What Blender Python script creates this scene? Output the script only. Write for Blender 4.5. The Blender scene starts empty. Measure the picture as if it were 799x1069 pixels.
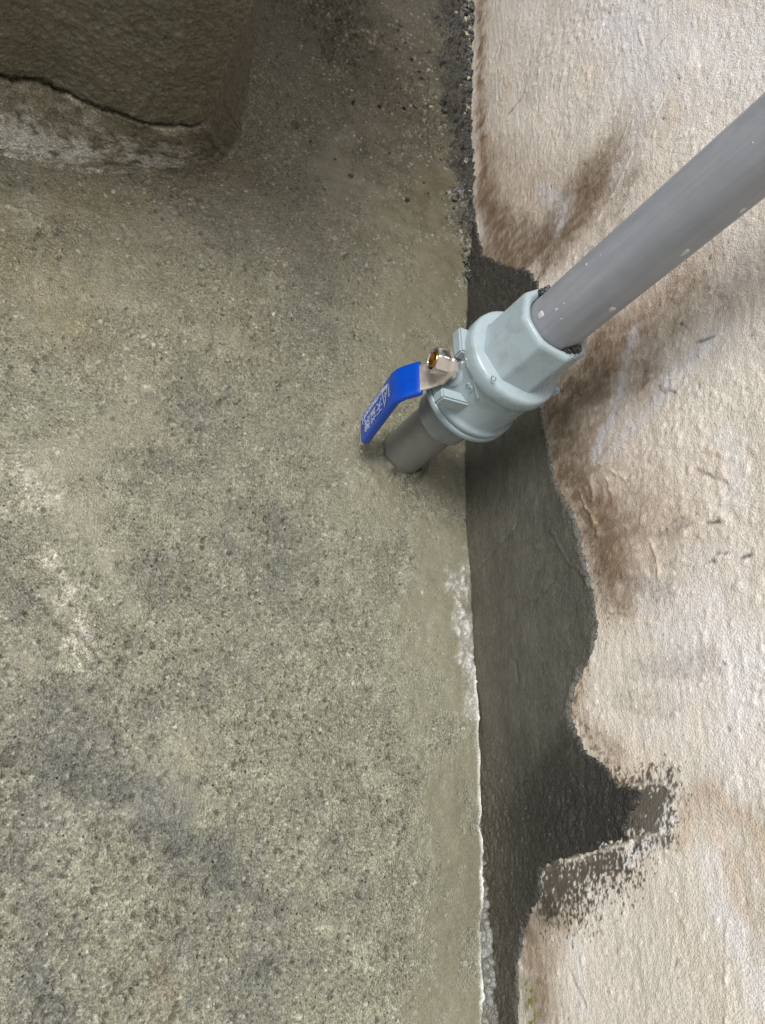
import bpy, bmesh, math, random
import numpy as np
from mathutils import Vector, Matrix

rng = np.random.default_rng(7)
random.seed(7)
SC = bpy.context.scene
COL = SC.collection

# ------------------------------------------------------------------ camera
# world: x=0 is the painted wall, z=0 the cement floor, y runs along the joint
FPX, PCX, PCY = 802.0, 399.5, 534.5
dn = np.array([-479., 343., 802.]); dn /= np.linalg.norm(dn)
ea = np.array([90., -1750., 802.]); ea -= dn*(ea@dn); ea /= np.linalg.norm(ea)
wa = np.cross(dn, ea); wa *= np.sign(wa[0])
RM = np.array([wa, ea, -dn])
CAM = np.array([-0.24133638, 0.0, 0.35000693])
cd = bpy.data.cameras.new('camera'); cam = bpy.data.objects.new('camera', cd); COL.objects.link(cam)
cd.sensor_fit = 'VERTICAL'; cd.sensor_height = 36.0; cd.lens = 36.0*FPX/1069.0
cd.clip_start = 0.01; cd.clip_end = 500
right, up, back = RM[:, 0], -RM[:, 1], -RM[:, 2]
M = Matrix.Identity(4)
for i in range(3):
    M[i][0], M[i][1], M[i][2], M[i][3] = right[i], up[i], back[i], CAM[i]
cam.matrix_world = M
SC.camera = cam

# ------------------------------------------------------------------ light
SUN_DIR = Vector((-0.46, 0.05, 0.88)).normalized()
elev = math.asin(SUN_DIR.z)
azim = math.atan2(SUN_DIR.x, SUN_DIR.y)
w = bpy.data.worlds.new('World'); SC.world = w; w.use_nodes = True
nt = w.node_tree; nt.nodes.clear()
sky = nt.nodes.new('ShaderNodeTexSky'); sky.sky_type = 'NISHITA'; sky.sun_disc = False
sky.sun_elevation = elev; sky.sun_rotation = azim
sky.air_density = 1.0; sky.dust_density = 4.0; sky.ozone_density = 1.0
hs = nt.nodes.new('ShaderNodeHueSaturation'); hs.inputs['Saturation'].default_value = 0.34
bg = nt.nodes.new('ShaderNodeBackground'); bg.inputs['Strength'].default_value = 0.118
wo = nt.nodes.new('ShaderNodeOutputWorld')
nt.links.new(sky.outputs[0], hs.inputs['Color']); nt.links.new(hs.outputs[0], bg.inputs['Color'])
nt.links.new(bg.outputs[0], wo.inputs['Surface'])
sd = bpy.data.lights.new('sun', 'SUN'); sd.energy = 2.4; sd.angle = math.radians(24); sd.color = (1.0, 0.98, 0.95)
so = bpy.data.objects.new('sun', sd); COL.objects.link(so)
so.rotation_euler = (-SUN_DIR).to_track_quat('-Z', 'Y').to_euler()
so.location = (-1, -1, 3)
SC.view_settings.view_transform = 'Standard'; SC.view_settings.look = 'None'
SC.view_settings.gamma = 1; SC.view_settings.exposure = 0.25
SC.view_settings.use_curve_mapping = False

# ------------------------------------------------------------------ helpers
def ray(x, y):
    return RM @ np.array([(x-PCX)/FPX, (y-PCY)/FPX, 1.0])
def on_floor(x, y, z=0.0):
    r = ray(x, y); return CAM + r*(z-CAM[2])/r[2]
def on_wall(x, y, X=0.0):
    r = ray(x, y); return CAM + r*(X-CAM[0])/r[0]
def on_y(x, y, Y):
    r = ray(x, y); return CAM + r*(Y-CAM[1])/r[1]

def lin(r, g, b):
    f = lambda c: (c/255/12.92 if c/255 <= .04045 else ((c/255+.055)/1.055)**2.4)
    return np.array([f(r), f(g), f(b)], dtype=np.float32)

def perlin(u, v, scale, seed=0):
    """2d gradient noise, u/v in metres, scale = feature size in metres, about -0.7..0.7"""
    g = np.random.default_rng(seed)
    n = 256
    ang = g.random((n, n), dtype=np.float32)*2*np.pi
    gx, gy = np.cos(ang), np.sin(ang)
    a = (u/scale + seed*17.31).astype(np.float32); b = (v/scale + seed*5.77).astype(np.float32)
    i0 = np.floor(a).astype(np.int32); j0 = np.floor(b).astype(np.int32)
    fa, fb = a-i0, b-j0
    wa_, wb_ = fa*fa*fa*(fa*(fa*6-15)+10), fb*fb*fb*(fb*(fb*6-15)+10)
    def c(di, dj):
        I, J = (i0+di) % n, (j0+dj) % n
        return gx[I, J]*(fa-di) + gy[I, J]*(fb-dj)
    x0 = c(0, 0)*(1-wa_) + c(1, 0)*wa_
    x1 = c(0, 1)*(1-wa_) + c(1, 1)*wa_
    return (x0*(1-wb_) + x1*wb_)*1.4
def fbm(u, v, scale, octv=4, seed=0, gain=.5):
    s = 0; a = 1; t = 0
    for k in range(octv):
        s = s + a*perlin(u, v, scale/2**k, seed+k*101); t += a; a *= gain
    return s/t
def sst(x, a, b):
    t = np.clip((x-a)/(b-a), 0, 1); return t*t*(3-2*t)
def mixc(c, col, m):
    return c*(1-m[..., None]) + np.asarray(col, dtype=np.float32)*m[..., None]
def dline(u, v, pts):
    """distance to a polyline"""
    d = np.full(u.shape, 1e9, dtype=np.float32)
    if len(pts) == 1:
        return np.hypot(u-pts[0][0], v-pts[0][1])
    for (ax, ay), (bx, by) in zip(pts[:-1], pts[1:]):
        ex, ey = bx-ax, by-ay; L = ex*ex+ey*ey+1e-12
        t = np.clip(((u-ax)*ex+(v-ay)*ey)/L, 0, 1)
        d = np.minimum(d, np.hypot(u-ax-t*ex, v-ay-t*ey))
    return d
def inside(u, v, poly):
    c = np.zeros(u.shape, dtype=bool)
    for (ax, ay), (bx, by) in zip(poly, poly[1:]+poly[:1]):
        if ay == by: continue
        c ^= ((v < ay) != (v < by)) & (u < (bx-ax)*(v-ay)/(by-ay)+ax)
    return c
def sdist(u, v, poly):
    """positive inside"""
    d = dline(u, v, poly+poly[:1])
    return np.where(inside(u, v, poly), d, -d)

def grid_mesh(name, P, cols=None, surf=None, mat=None, parent=None, flip=False, keep=None):
    """P (n,m,3) -> mesh object with albedo / surf attributes"""
    n, m = P.shape[:2]
    idx = np.arange(n*m, dtype=np.int32).reshape(n, m)
    a, b, c, d = idx[:-1, :-1], idx[1:, :-1], idx[1:, 1:], idx[:-1, 1:]
    q = np.stack([a, b, c, d] if not flip else [a, d, c, b], -1).reshape(-1, 4)
    V = P.reshape(-1, 3)
    if keep is not None:
        kk = (keep[:-1, :-1] & keep[1:, :-1] & keep[1:, 1:] & keep[:-1, 1:]).reshape(-1)
        q = q[kk]
        used = np.zeros(n*m, bool); used[q.reshape(-1)] = True
        remap = np.cumsum(used)-1; q = remap[q].astype(np.int32); V = V[used]
    else:
        used = slice(None)
    me = bpy.data.meshes.new(name)
    me.vertices.add(len(V)); me.vertices.foreach_set('co', V.astype(np.float32).ravel())
    me.loops.add(q.size); me.loops.foreach_set('vertex_index', q.ravel().astype(np.int32))
    me.polygons.add(len(q))
    me.polygons.foreach_set('loop_start', np.arange(0, q.size, 4, dtype=np.int32))
    me.polygons.foreach_set('loop_total', np.full(len(q), 4, dtype=np.int32))
    me.polygons.foreach_set('use_smooth', np.ones(len(q), dtype=bool))
    me.update(calc_edges=True)
    for nm, arr in (('albedo', cols), ('surf', surf)):
        if arr is None: continue
        A = np.ones((n*m, 4), dtype=np.float32); A[:, :3] = arr.reshape(-1, 3)
        A = A[used]
        at = me.color_attributes.new(nm, 'FLOAT_COLOR', 'POINT')
        at.data.foreach_set('color', A.ravel())
    if mat: me.materials.append(mat)
    o = bpy.data.objects.new(name, me); COL.objects.link(o)
    if parent: o.parent = parent
    return o

def stamp(field, us, vs, cu, cv, rad, amp, sharp=1.0, asp=1.0, ang=0.0):
    """add a dome (soft disc) of height amp to field at (cu,cv)"""
    R_ = rad*max(asp, 1)*1.3
    i0, i1 = np.searchsorted(us, [cu-R_, cu+R_]); j0, j1 = np.searchsorted(vs, [cv-R_, cv+R_])
    if i1 <= i0 or j1 <= j0: return
    U, V = us[i0:i1, None]-cu, vs[None, j0:j1]-cv
    c, s = math.cos(ang), math.sin(ang)
    a, b = (U*c+V*s)/asp, (-U*s+V*c)
    d = (a*a+b*b)/(rad*rad)
    field[i0:i1, j0:j1] += amp*np.clip(1-d**sharp, 0, 1)

def tag(o, label=None, cat=None, group=None, kind=None):
    if label: o['label'] = label
    if cat: o['category'] = cat
    if group: o['group'] = group
    if kind: o['kind'] = kind
    return o

def obj_bm(name, bm, mat, parent=None, smooth=True, auto=None):
    me = bpy.data.meshes.new(name)
    bmesh.ops.recalc_face_normals(bm, faces=bm.faces)
    bm.to_mesh(me); bm.free()
    for p in me.polygons: p.use_smooth = smooth
    if auto is not None:
        try: me.set_sharp_from_angle(angle=math.radians(auto))
        except Exception: pass
    me.materials.append(mat)
    o = bpy.data.objects.new(name, me); COL.objects.link(o)
    if parent: o.parent = parent
    return o

# ------------------------------------------------------------------ materials
def new_mat(name):
    m = bpy.data.materials.new(name); m.use_nodes = True
    return m, m.node_tree.nodes, m.node_tree.links, m.node_tree.nodes['Principled BSDF']

def grain_mat(name, grain_scale, contrast, bump, fine_scale=2600., speck=0.0, bd=.0005, speck_scale=420.):
    """albedo attribute broken up by sub-millimetre grain; surf.r = roughness, surf.g = amount of grain"""
    m, N, L, B = new_mat(name)
    tc = N.new('ShaderNodeTexCoord')
    at = N.new('ShaderNodeAttribute'); at.attribute_name = 'albedo'
    sf = N.new('ShaderNodeAttribute'); sf.attribute_name = 'surf'
    sp = N.new('ShaderNodeSeparateColor'); L.new(sf.outputs['Color'], sp.inputs[0])
    n1 = N.new('ShaderNodeTexNoise'); n1.inputs['Scale'].default_value = grain_scale
    n1.inputs['Detail'].default_value = 4; n1.inputs['Roughness'].default_value = .65
    n2 = N.new('ShaderNodeTexNoise'); n2.inputs['Scale'].default_value = fine_scale
    n2.inputs['Detail'].default_value = 2
    vo = N.new('ShaderNodeTexVoronoi'); vo.inputs['Scale'].default_value = grain_scale*1.3
    for t in (n1, n2, vo): L.new(tc.outputs['Object'], t.inputs['Vector'])
    r1 = N.new('ShaderNodeMapRange'); L.new(n1.outputs['Fac'], r1.inputs['Value'])
    r1.inputs['From Min'].default_value = .3; r1.inputs['From Max'].default_value = .7
    r1.inputs['To Min'].default_value = 1-contrast; r1.inputs['To Max'].default_value = 1+contrast
    r2 = N.new('ShaderNodeMapRange'); L.new(n2.outputs['Fac'], r2.inputs['Value'])
    r2.inputs['From Min'].default_value = .3; r2.inputs['From Max'].default_value = .7
    r2.inputs['To Min'].default_value = 1-contrast*.6; r2.inputs['To Max'].default_value = 1+contrast*.6
    mu = N.new('ShaderNodeMath'); mu.operation = 'MULTIPLY'
    L.new(r1.outputs[0], mu.inputs[0]); L.new(r2.outputs[0], mu.inputs[1])
    # per grain tint
    vs = N.new('ShaderNodeSeparateColor'); L.new(vo.outputs['Color'], vs.inputs[0])
    r3 = N.new('ShaderNodeMapRange'); L.new(vs.outputs[0], r3.inputs['Value'])
    r3.inputs['To Min'].default_value = 1-contrast*.7; r3.inputs['To Max'].default_value = 1+contrast*.55
    mu2 = N.new('ShaderNodeMath'); mu2.operation = 'MULTIPLY'
    L.new(mu.outputs[0], mu2.inputs[0]); L.new(r3.outputs[0], mu2.inputs[1])
    mx = N.new('ShaderNodeMix'); mx.data_type = 'FLOAT'
    L.new(sp.outputs[1], mx.inputs[0]); mx.inputs[2].default_value = 1; L.new(mu2.outputs[0], mx.inputs[3])
    if speck > 0:      # crisp dark grains and pale grains, few of each, only where the surface is gritty
        cur = mx.outputs[0]
        for k, (sc_, thr, rad, to) in enumerate([(speck_scale, .55, .30, 1-speck), (speck_scale*2.1, .55, .34, 1-speck*.7), (speck_scale*1.6, .70, .30, 1+speck*.75)]):
            v2 = N.new('ShaderNodeTexVoronoi'); v2.inputs['Scale'].default_value = sc_; L.new(tc.outputs['Object'], v2.inputs['Vector'])
            s2 = N.new('ShaderNodeSeparateColor'); L.new(v2.outputs['Color'], s2.inputs[0])
            g1 = N.new('ShaderNodeMath'); g1.operation = 'GREATER_THAN'; L.new(s2.outputs[1], g1.inputs[0]); g1.inputs[1].default_value = thr
            rdm = N.new('ShaderNodeMath'); rdm.operation = 'MULTIPLY'; L.new(s2.outputs[0], rdm.inputs[0]); rdm.inputs[1].default_value = rad
            dd_ = N.new('ShaderNodeMath'); dd_.operation = 'SUBTRACT'; L.new(rdm.outputs[0], dd_.inputs[0]); L.new(v2.outputs['Distance'], dd_.inputs[1])
            cl_ = N.new('ShaderNodeMath'); cl_.operation = 'MULTIPLY'; cl_.use_clamp = True; L.new(dd_.outputs[0], cl_.inputs[0]); cl_.inputs[1].default_value = 14
            a1 = N.new('ShaderNodeMath'); a1.operation = 'MULTIPLY'; L.new(cl_.outputs[0], a1.inputs[0]); L.new(g1.outputs[0], a1.inputs[1])
            a2 = N.new('ShaderNodeMath'); a2.operation = 'MULTIPLY'; L.new(a1.outputs[0], a2.inputs[0]); L.new(sp.outputs[1], a2.inputs[1])
            m2 = N.new('ShaderNodeMix'); m2.data_type = 'FLOAT'; L.new(a2.outputs[0], m2.inputs[0]); m2.inputs[2].default_value = 1; m2.inputs[3].default_value = to
            pr = N.new('ShaderNodeMath'); pr.operation = 'MULTIPLY'; L.new(cur, pr.inputs[0]); L.new(m2.outputs[0], pr.inputs[1]); cur = pr.outputs[0]
    else: cur = mx.outputs[0]
    vm = N.new('ShaderNodeVectorMath'); vm.operation = 'SCALE'
    L.new(at.outputs['Color'], vm.inputs[0]); L.new(cur, vm.inputs['Scale'])
    L.new(vm.outputs[0], B.inputs['Base Color'])
    L.new(sp.outputs[0], B.inputs['Roughness'])
    ad = N.new('ShaderNodeMath'); ad.operation = 'ADD'
    L.new(n1.outputs['Fac'], ad.inputs[0]); L.new(vo.outputs['Distance'], ad.inputs[1])
    ad2 = N.new('ShaderNodeMath'); ad2.operation = 'MULTIPLY_ADD'
    L.new(n2.outputs['Fac'], ad2.inputs[0]); ad2.inputs[1].default_value = .5; L.new(ad.outputs[0], ad2.inputs[2])
    bs = N.new('ShaderNodeMath'); bs.operation = 'MULTIPLY_ADD'
    L.new(sp.outputs[1], bs.inputs[0]); bs.inputs[1].default_value = bump*.85; bs.inputs[2].default_value = bump*.15
    bp = N.new('ShaderNodeBump'); bp.inputs['Distance'].default_value = bd
    L.new(bs.outputs[0], bp.inputs['Strength']); L.new(ad2.outputs[0], bp.inputs['Height'])
    L.new(bp.outputs[0], B.inputs['Normal'])
    return m

M_FLOOR = grain_mat('cement_floor', 760, .46, 1.0, speck=.85, bd=.0007)
M_WALL = grain_mat('painted_plaster', 900, .13, .7, 1700., bd=.0004)
M_MORTAR = grain_mat('dark_mortar', 900, .26, .7, speck=.45, speck_scale=500.)
M_BLOCK = grain_mat('damp_render', 420, .2, .9, 1400., speck=.35, bd=.0009)

def plastic(name, col, rough, dirt=None, dirt_amt=0.0, bump=.05, lo=.45, hi=.7, scale=60, coat=0.0):
    m, N, L, B = new_mat(name)
    tc = N.new('ShaderNodeTexCoord')
    n = N.new('ShaderNodeTexNoise'); n.inputs['Scale'].default_value = scale; n.inputs['Detail'].default_value = 6
    n.inputs['Roughness'].default_value = .65
    L.new(tc.outputs['Object'], n.inputs['Vector'])
    mr = N.new('ShaderNodeMapRange'); L.new(n.outputs['Fac'], mr.inputs['Value'])
    mr.inputs['From Min'].default_value = lo; mr.inputs['From Max'].default_value = hi
    mr.inputs['To Max'].default_value = dirt_amt
    mx = N.new('ShaderNodeMix'); mx.data_type = 'RGBA'
    mx.inputs[6].default_value = (*col, 1); mx.inputs[7].default_value = (*(dirt if dirt is not None else col), 1)
    L.new(mr.outputs[0], mx.inputs[0]); L.new(mx.outputs[2], B.inputs['Base Color'])
    rr = N.new('ShaderNodeMapRange'); L.new(n.outputs['Fac'], rr.inputs['Value'])
    rr.inputs['To Min'].default_value = rough-.08; rr.inputs['To Max'].default_value = rough+.12
    L.new(rr.outputs[0], B.inputs['Roughness'])
    n2 = N.new('ShaderNodeTexNoise'); n2.inputs['Scale'].default_value = 900; n2.inputs['Detail'].default_value = 3
    L.new(tc.outputs['Object'], n2.inputs['Vector'])
    bp = N.new('ShaderNodeBump'); bp.inputs['Strength'].default_value = bump; bp.inputs['Distance'].default_value = .0005
    L.new(n2.outputs['Fac'], bp.inputs['Height']); L.new(bp.outputs[0], B.inputs['Normal'])
    B.inputs['Coat Weight'].default_value = coat
    return m

M_PIPE = plastic('grey_pvc', lin(142, 145, 152), .30, lin(162, 162, 158), .4, .06, .5, .75, 45)
def streaks(m, amt=.10):
    N, L = m.node_tree.nodes, m.node_tree.links; B = N['Principled BSDF']
    tc = N.new('ShaderNodeTexCoord'); mp = N.new('ShaderNodeMapping'); mp.inputs['Scale'].default_value = (1, 1, .06)
    L.new(tc.outputs['Object'], mp.inputs[0])
    n = N.new('ShaderNodeTexNoise'); n.inputs['Scale'].default_value = 420; n.inputs['Detail'].default_value = 5; L.new(mp.outputs[0], n.inputs['Vector'])
    n2 = N.new('ShaderNodeTexNoise'); n2.inputs['Scale'].default_value = 60; n2.inputs['Detail'].default_value = 5; L.new(tc.outputs['Object'], n2.inputs['Vector'])
    ad = N.new('ShaderNodeMath'); ad.operation = 'ADD'; L.new(n.outputs['Fac'], ad.inputs[0]); L.new(n2.outputs['Fac'], ad.inputs[1])
    mr = N.new('ShaderNodeMapRange'); L.new(ad.outputs[0], mr.inputs['Value']); mr.inputs['From Min'].default_value = .7; mr.inputs['From Max'].default_value = 1.3
    mr.inputs['To Min'].default_value = 1-amt; mr.inputs['To Max'].default_value = 1+amt
    src = B.inputs['Base Color'].links[0].from_socket
    vm = N.new('ShaderNodeVectorMath'); vm.operation = 'SCALE'; L.new(src, vm.inputs[0]); L.new(mr.outputs[0], vm.inputs['Scale'])
    L.new(vm.outputs[0], B.inputs['Base Color'])
streaks(M_PIPE, .12)
M_STUB = plastic('dusty_grey_pvc', lin(122, 121, 117), .45, lin(142, 138, 122), .7, .35, .45, .75, 140)
M_VALVE = plastic('pale_grey_pvc', lin(152, 167, 172), .26, lin(128, 134, 130), .7, .10, .5, .78, 110)
M_SOCK = plastic('worn_grey_pvc', lin(128, 132, 132), .5, lin(165, 165, 155), .5, .2, .5, .75, 110)
M_BLUE = plastic('blue_vinyl', lin(0, 66, 170), .24, lin(10, 40, 130), .4, .12, .45, .7, 160)
M_WHITE = plastic('white_print', lin(200, 206, 215), .5, lin(60, 90, 180), .75, .05, .46, .62, 900)
M_GLUE = plastic('white_glue', lin(190, 188, 190), .35, lin(150, 150, 150), .4)
M_DARKGOO = plastic('black_sealant', lin(38, 36, 34), .4, lin(110, 105, 95), .5, .5, .5, .7, 400)
def metal(name, col, rough):
    m, N, L, B = new_mat(name)
    tc = N.new('ShaderNodeTexCoord'); n = N.new('ShaderNodeTexNoise'); n.inputs['Scale'].default_value = 300
    L.new(tc.outputs['Object'], n.inputs['Vector'])
    rr = N.new('ShaderNodeMapRange'); L.new(n.outputs['Fac'], rr.inputs['Value'])
    rr.inputs['To Min'].default_value = rough*.6; rr.inputs['To Max'].default_value = rough*1.5
    L.new(rr.outputs[0], B.inputs['Roughness'])
    B.inputs['Base Color'].default_value = (*col, 1); B.inputs['Metallic'].default_value = 1
    return m
M_CHROME = metal('chrome', lin(225, 220, 215), .16)
M_BRASS = metal('brass', lin(190, 140, 80), .25)
M_STEEL = metal('zinc_steel', lin(236, 226, 216), .36)
M_STEEL.node_tree.nodes['Principled BSDF'].inputs['Metallic'].default_value = .85
M_CRUMB = grain_mat('crumb_mortar', 900, .3, .6)

# ------------------------------------------------------------------ the wall line
JY = []; JX = []
for p in [(493, 0), (493, 120), (493, 250), (489, 350), (488, 470), (490, 560), (495, 610), (497, 690), (503, 760), (511, 880), (518, 960), (524, 1069)]:
    q = on_floor(*p); JY.append(q[1]); JX.append(q[0])
JY, JX = np.array(JY[::-1]), np.array(JX[::-1])
def joint(y): return np.interp(y, JY, JX)

# ------------------------------------------------------------------ FLOOR
def axis_coords(lo, hi, step, outer, growth=1.35, first=.004):
    core = np.arange(lo, hi, step)
    a = []; d = first; x = core[-1]
    while x < outer[1]:
        x += d; a.append(x); d *= growth
    b = []; d = first; x = core[0]
    while x > outer[0]:
        x -= d; b.append(x); d *= growth
    return np.array(b[::-1]+list(core)+a, dtype=np.float64)

def FP(*pts):   # photo anchors -> floor plane polyline
    return [tuple(on_floor(x, y)[:2]) for x, y in pts]

fx = axis_coords(-.345, .026, .00062, (-25, 25))
fy = np.concatenate([axis_coords(-.085, .40, .00062, (-25, .41), first=.004)[:-1]])
fy = fy[fy < .40]
fy = np.concatenate([fy, np.arange(.4, .74, .0010)])
d = .004; y = fy[-1]; ext = []
while y < 25: y += d; ext.append(y); d *= 1.35
fy = np.concatenate([fy, ext])
U, V = np.meshgrid(fx, fy, indexing='ij'); U = U.astype(np.float32); V = V.astype(np.float32)
wu = U + .010*fbm(U, V, .03, 4, 11); wv = V + .010*fbm(U, V, .03, 4, 12)
wu2 = U + .003*fbm(U, V, .008, 3, 13); wv2 = V + .003*fbm(U, V, .008, 3, 14)

# slurry-smooth zones vs sandy worn zones
big = fbm(U, V, .10, 5, 21)
med = fbm(U, V, .035, 5, 22)
fine = fbm(U, V, .006, 4, 23)
strk = fbm(U*.94+V*.34, (V*.94-U*.34)*3.2, .03, 4, 24)
smooth = sst(.030-dline(wu, wv, FP((462, 200), (455, 330), (440, 430), (455, 520), (462, 560), (455, 640), (475, 780), (490, 900), (480, 1069))), -.008, .016)
smooth = np.maximum(smooth, sst(.040-dline(wu, wv, FP((360, 180), (430, 260), (400, 520))), -.01, .03)*.75)
smooth = np.maximum(smooth, sst(.03-dline(wu, wv, FP((130, 260), (60, 300))), -.01, .03)*.6)
smooth = np.maximum(smooth, sst(.018-dline(wu, wv, FP((20, 220), (120, 215), (200, 235))), -.01, .02)*.6)
smooth = np.maximum(smooth, sst(big+.5*med, .22, .5)*.6)
smooth = smooth*sst(med+.6*fbm(U, V, .02, 5, 27, .65), -.42, .10)**.6
smooth = np.clip(smooth*1.0 + .35*strk + .30*med*(smooth < .95), 0, 1)
rough_ = 1-smooth

alb = np.empty(U.shape+(3,), dtype=np.float32)
alb[:] = lin(133, 133, 114)
alb = mixc(alb, lin(118, 115, 96), np.clip(smooth, 0, 1)*.7)
# broad tone changes of the cement itself
alb *= (1+.20*big+.16*med+.14*strk*rough_)[..., None]
# worn, sandy spots show grey sand
sand = sst(fbm(U, V, .012, 5, 31)+.35*med, -.02, .28)*rough_
alb = mixc(alb, lin(114, 112, 100), sand*.42)
# light scoured cement
lightm = sst(fbm(U, V, .016, 5, 33)+.3*strk, .05, .35)*rough_
alb = mixc(alb, lin(164, 164, 144), lightm*.38)

def patch(pts, wdt, soft, seed, k=.8):
    dd = dline(wu, wv, FP(*pts))
    n = fbm(U, V, .012, 5, seed)
    return sst(1-dd/wdt + n*k, 0, soft)
# blue-grey damp patches
for pts, wd, amt, sdn in [
        (((175, 175), (190, 215), (235, 245)), .018, .65, 41), (((300, 240), (340, 290), (320, 350)), .030, .45, 42),
        (((200, 420), (215, 425)), .014, .7, 43), (((130, 490), (250, 470)), .022, .3, 44),
        (((240, 570), (300, 620)), .024, .3, 45), (((160, 740), (240, 700)), .02, .3, 46),
        (((60, 720), (90, 770), (40, 830)), .020, .5, 47), (((120, 830), (160, 860), (230, 900)), .016, .6, 48),
        (((230, 910), (290, 960), (280, 1010)), .014, .55, 49), (((0, 560), (20, 640)), .012, .4, 50),
        (((30, 1010), (70, 1060)), .014, .6, 51), (((170, 610), (150, 590)), .014, .4, 52),
        (((285, 540), (300, 600)), .012, .35, 53), (((20, 760), (110, 800), (190, 850)), .016, .5, 58), (((0, 880), (40, 960)), .014, .45, 68), (((330, 850), (380, 930)), .014, .3, 69), (((180, 1000), (260, 1050)), .014, .45, 60)]:
    alb = mixc(alb, lin(88, 89, 86), np.maximum(patch(pts, wd, 1.3, sdn, 1.2), .75*patch(pts, wd*1.9, 1.6, sdn+300, 1.1))*np.clip(amt*1.15, 0, .8))
# darker toward the far end: wet cement plus the pillar's shade put into colour
fardark = sst(V+.10*big+.05*med, .12, .40)
alb = mixc(alb, lin(96, 91, 72), fardark*.62)
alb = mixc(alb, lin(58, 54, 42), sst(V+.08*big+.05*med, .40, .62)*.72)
alb = mixc(alb, lin(104, 99, 80), patch([(-60, 200), (100, 235), (250, 190)], .06, 1.5, 59, .8)*.45)
# brown dirty tone at the far end and the left edge
alb = mixc(alb, lin(74, 68, 50), patch([(300, -40), (400, 60), (440, 170)], .12, 1.1, 54, .6)*.85)
alb = mixc(alb, lin(118, 108, 80), patch([(0, 260), (60, 330)], .040, 1.2, 55)*.55)
alb = mixc(alb, lin(112, 104, 80), patch([(60, 215), (260, 175)], .020, 1.2, 56)*.6)
alb = mixc(alb, lin(120, 88, 62), patch([(165, 1010), (175, 1040)], .008, 1.2, 57)*.35)
# pale salt bloom
eff = patch([(482, 590), (482, 640), (490, 700), (494, 740)], .0085, .9, 61, 1.7)
eff2 = patch([(45, 585), (75, 640), (90, 670)], .0075, 1.0, 62, 1.4)*.8
eff3 = patch([(0, 500), (40, 520), (0, 470)], .014, 1.2, 63, 1.4)*.55
eff4 = patch([(30, 205), (50, 225), (5, 240)], .008, 1.0, 64, 1.8)*.25
eff5 = patch([(60, 860), (50, 880)], .014, 1.2, 65, 1.2)*.35
flake = sst(fbm(U, V, .0045, 5, 66, .75), -.12, .22)
alb = mixc(alb, lin(190, 190, 188), np.clip(eff*.85, 0, 1)*(.25+.75*flake))
for e_ in (eff2, eff3, eff4, eff5):
    alb = mixc(alb, lin(196, 192, 178), np.clip(e_, 0, 1)*(.25+.75*flake))
# dark gritty rim round the salt bloom
alb = mixc(alb, lin(104, 104, 102), patch([(484, 640), (486, 700), (490, 760)], .010, 1.4, 67, 1.8)*.5*(1-eff)*flake)

H = np.zeros(U.shape, dtype=np.float32)
fade = (1-sst(np.hypot(U+.15, V-.3), .8, 2.0))
H += .0035*big + .0016*med
H += (.0004+.0010*rough_)*fine*.7
H += .0006*strk
H += .0012*eff*flake
for pts_, w_ in ((((-30, 140), (20, 147), (60, 158), (110, 170)), .0016), (((-30, 158), (20, 163), (70, 174), (130, 178)), .0014), (((0, 214), (30, 222), (50, 236)), .0016)):
    e_ = np.exp(-(dline(wu2, wv2, FP(*pts_))/w_)**2)*sst(fbm(U, V, .008, 4, 105), -.25, .2)
    H += .0016*e_; alb = mixc(alb, lin(176, 170, 148), e_*.75)
# a trowel ledge at the left
led = FP((-40, 560), (20, 610), (45, 630), (60, 655), (85, 665), (110, 690))
dl = dline(wu2, wv2, led)
H -= .0010*np.exp(-(dl/.0010)**2); alb = mixc(alb, lin(90, 88, 78), np.exp(-(dl/.0008)**2)*.6)
led2 = FP((-40, 548), (20, 590), (52, 610), (72, 645), (95, 662))
H += .0016*np.exp(-(dline(wu2, wv2, led2)/.004)**2)
# pits, stones and grains
pit = np.zeros(U.shape, dtype=np.float32); stone = np.zeros_like(pit); grit = np.zeros_like(pit); glint = np.zeros_like(pit)
def rnd_floor(n, seed):
    g = np.random.default_rng(seed)
    return g, g.uniform(-.345, .0, n), g.uniform(-.085, .70, n)
ri = lambda field, a, b: field[min(np.searchsorted(fx, a), len(fx)-1), min(np.searchsorted(fy, b), len(fy)-1)]
def scatter(n, seed, rmin, rmax, target, amp, keepf, pw=2.2):
    g, xs, ys = rnd_floor(n, seed)
    cl = fbm(xs.astype(np.float32), ys.astype(np.float32), .05, 4, seed+5)
    for a, b, r, q, c_ in zip(xs, ys, g.random(n), g.random(n), cl):
        if q > keepf(ri(rough_, a, b))*(.45+1.6*max(c_+.1, 0)): continue
        stamp(target, fx, fy, a, b, rmin+(rmax-rmin)*r**pw, amp*(.5+.7*q), 1.2, 1+.7*q, q*40)
scatter(6500, 71, .0006, .0014, pit, 1, lambda r: .10+.9*r)
scatter(450, 72, .0009, .0021, pit, 1, lambda r: .15+.85*r, 3.5)
scatter(12000, 73, .0006, .0015, grit, 1, lambda r: .15+.85*r)
scatter(900, 74, .0007, .0016, stone, 1, lambda r: .05+.95*r)
scatter(1600, 75, .0006, .0012, glint, 1, lambda r: .2+.8*r)
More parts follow.
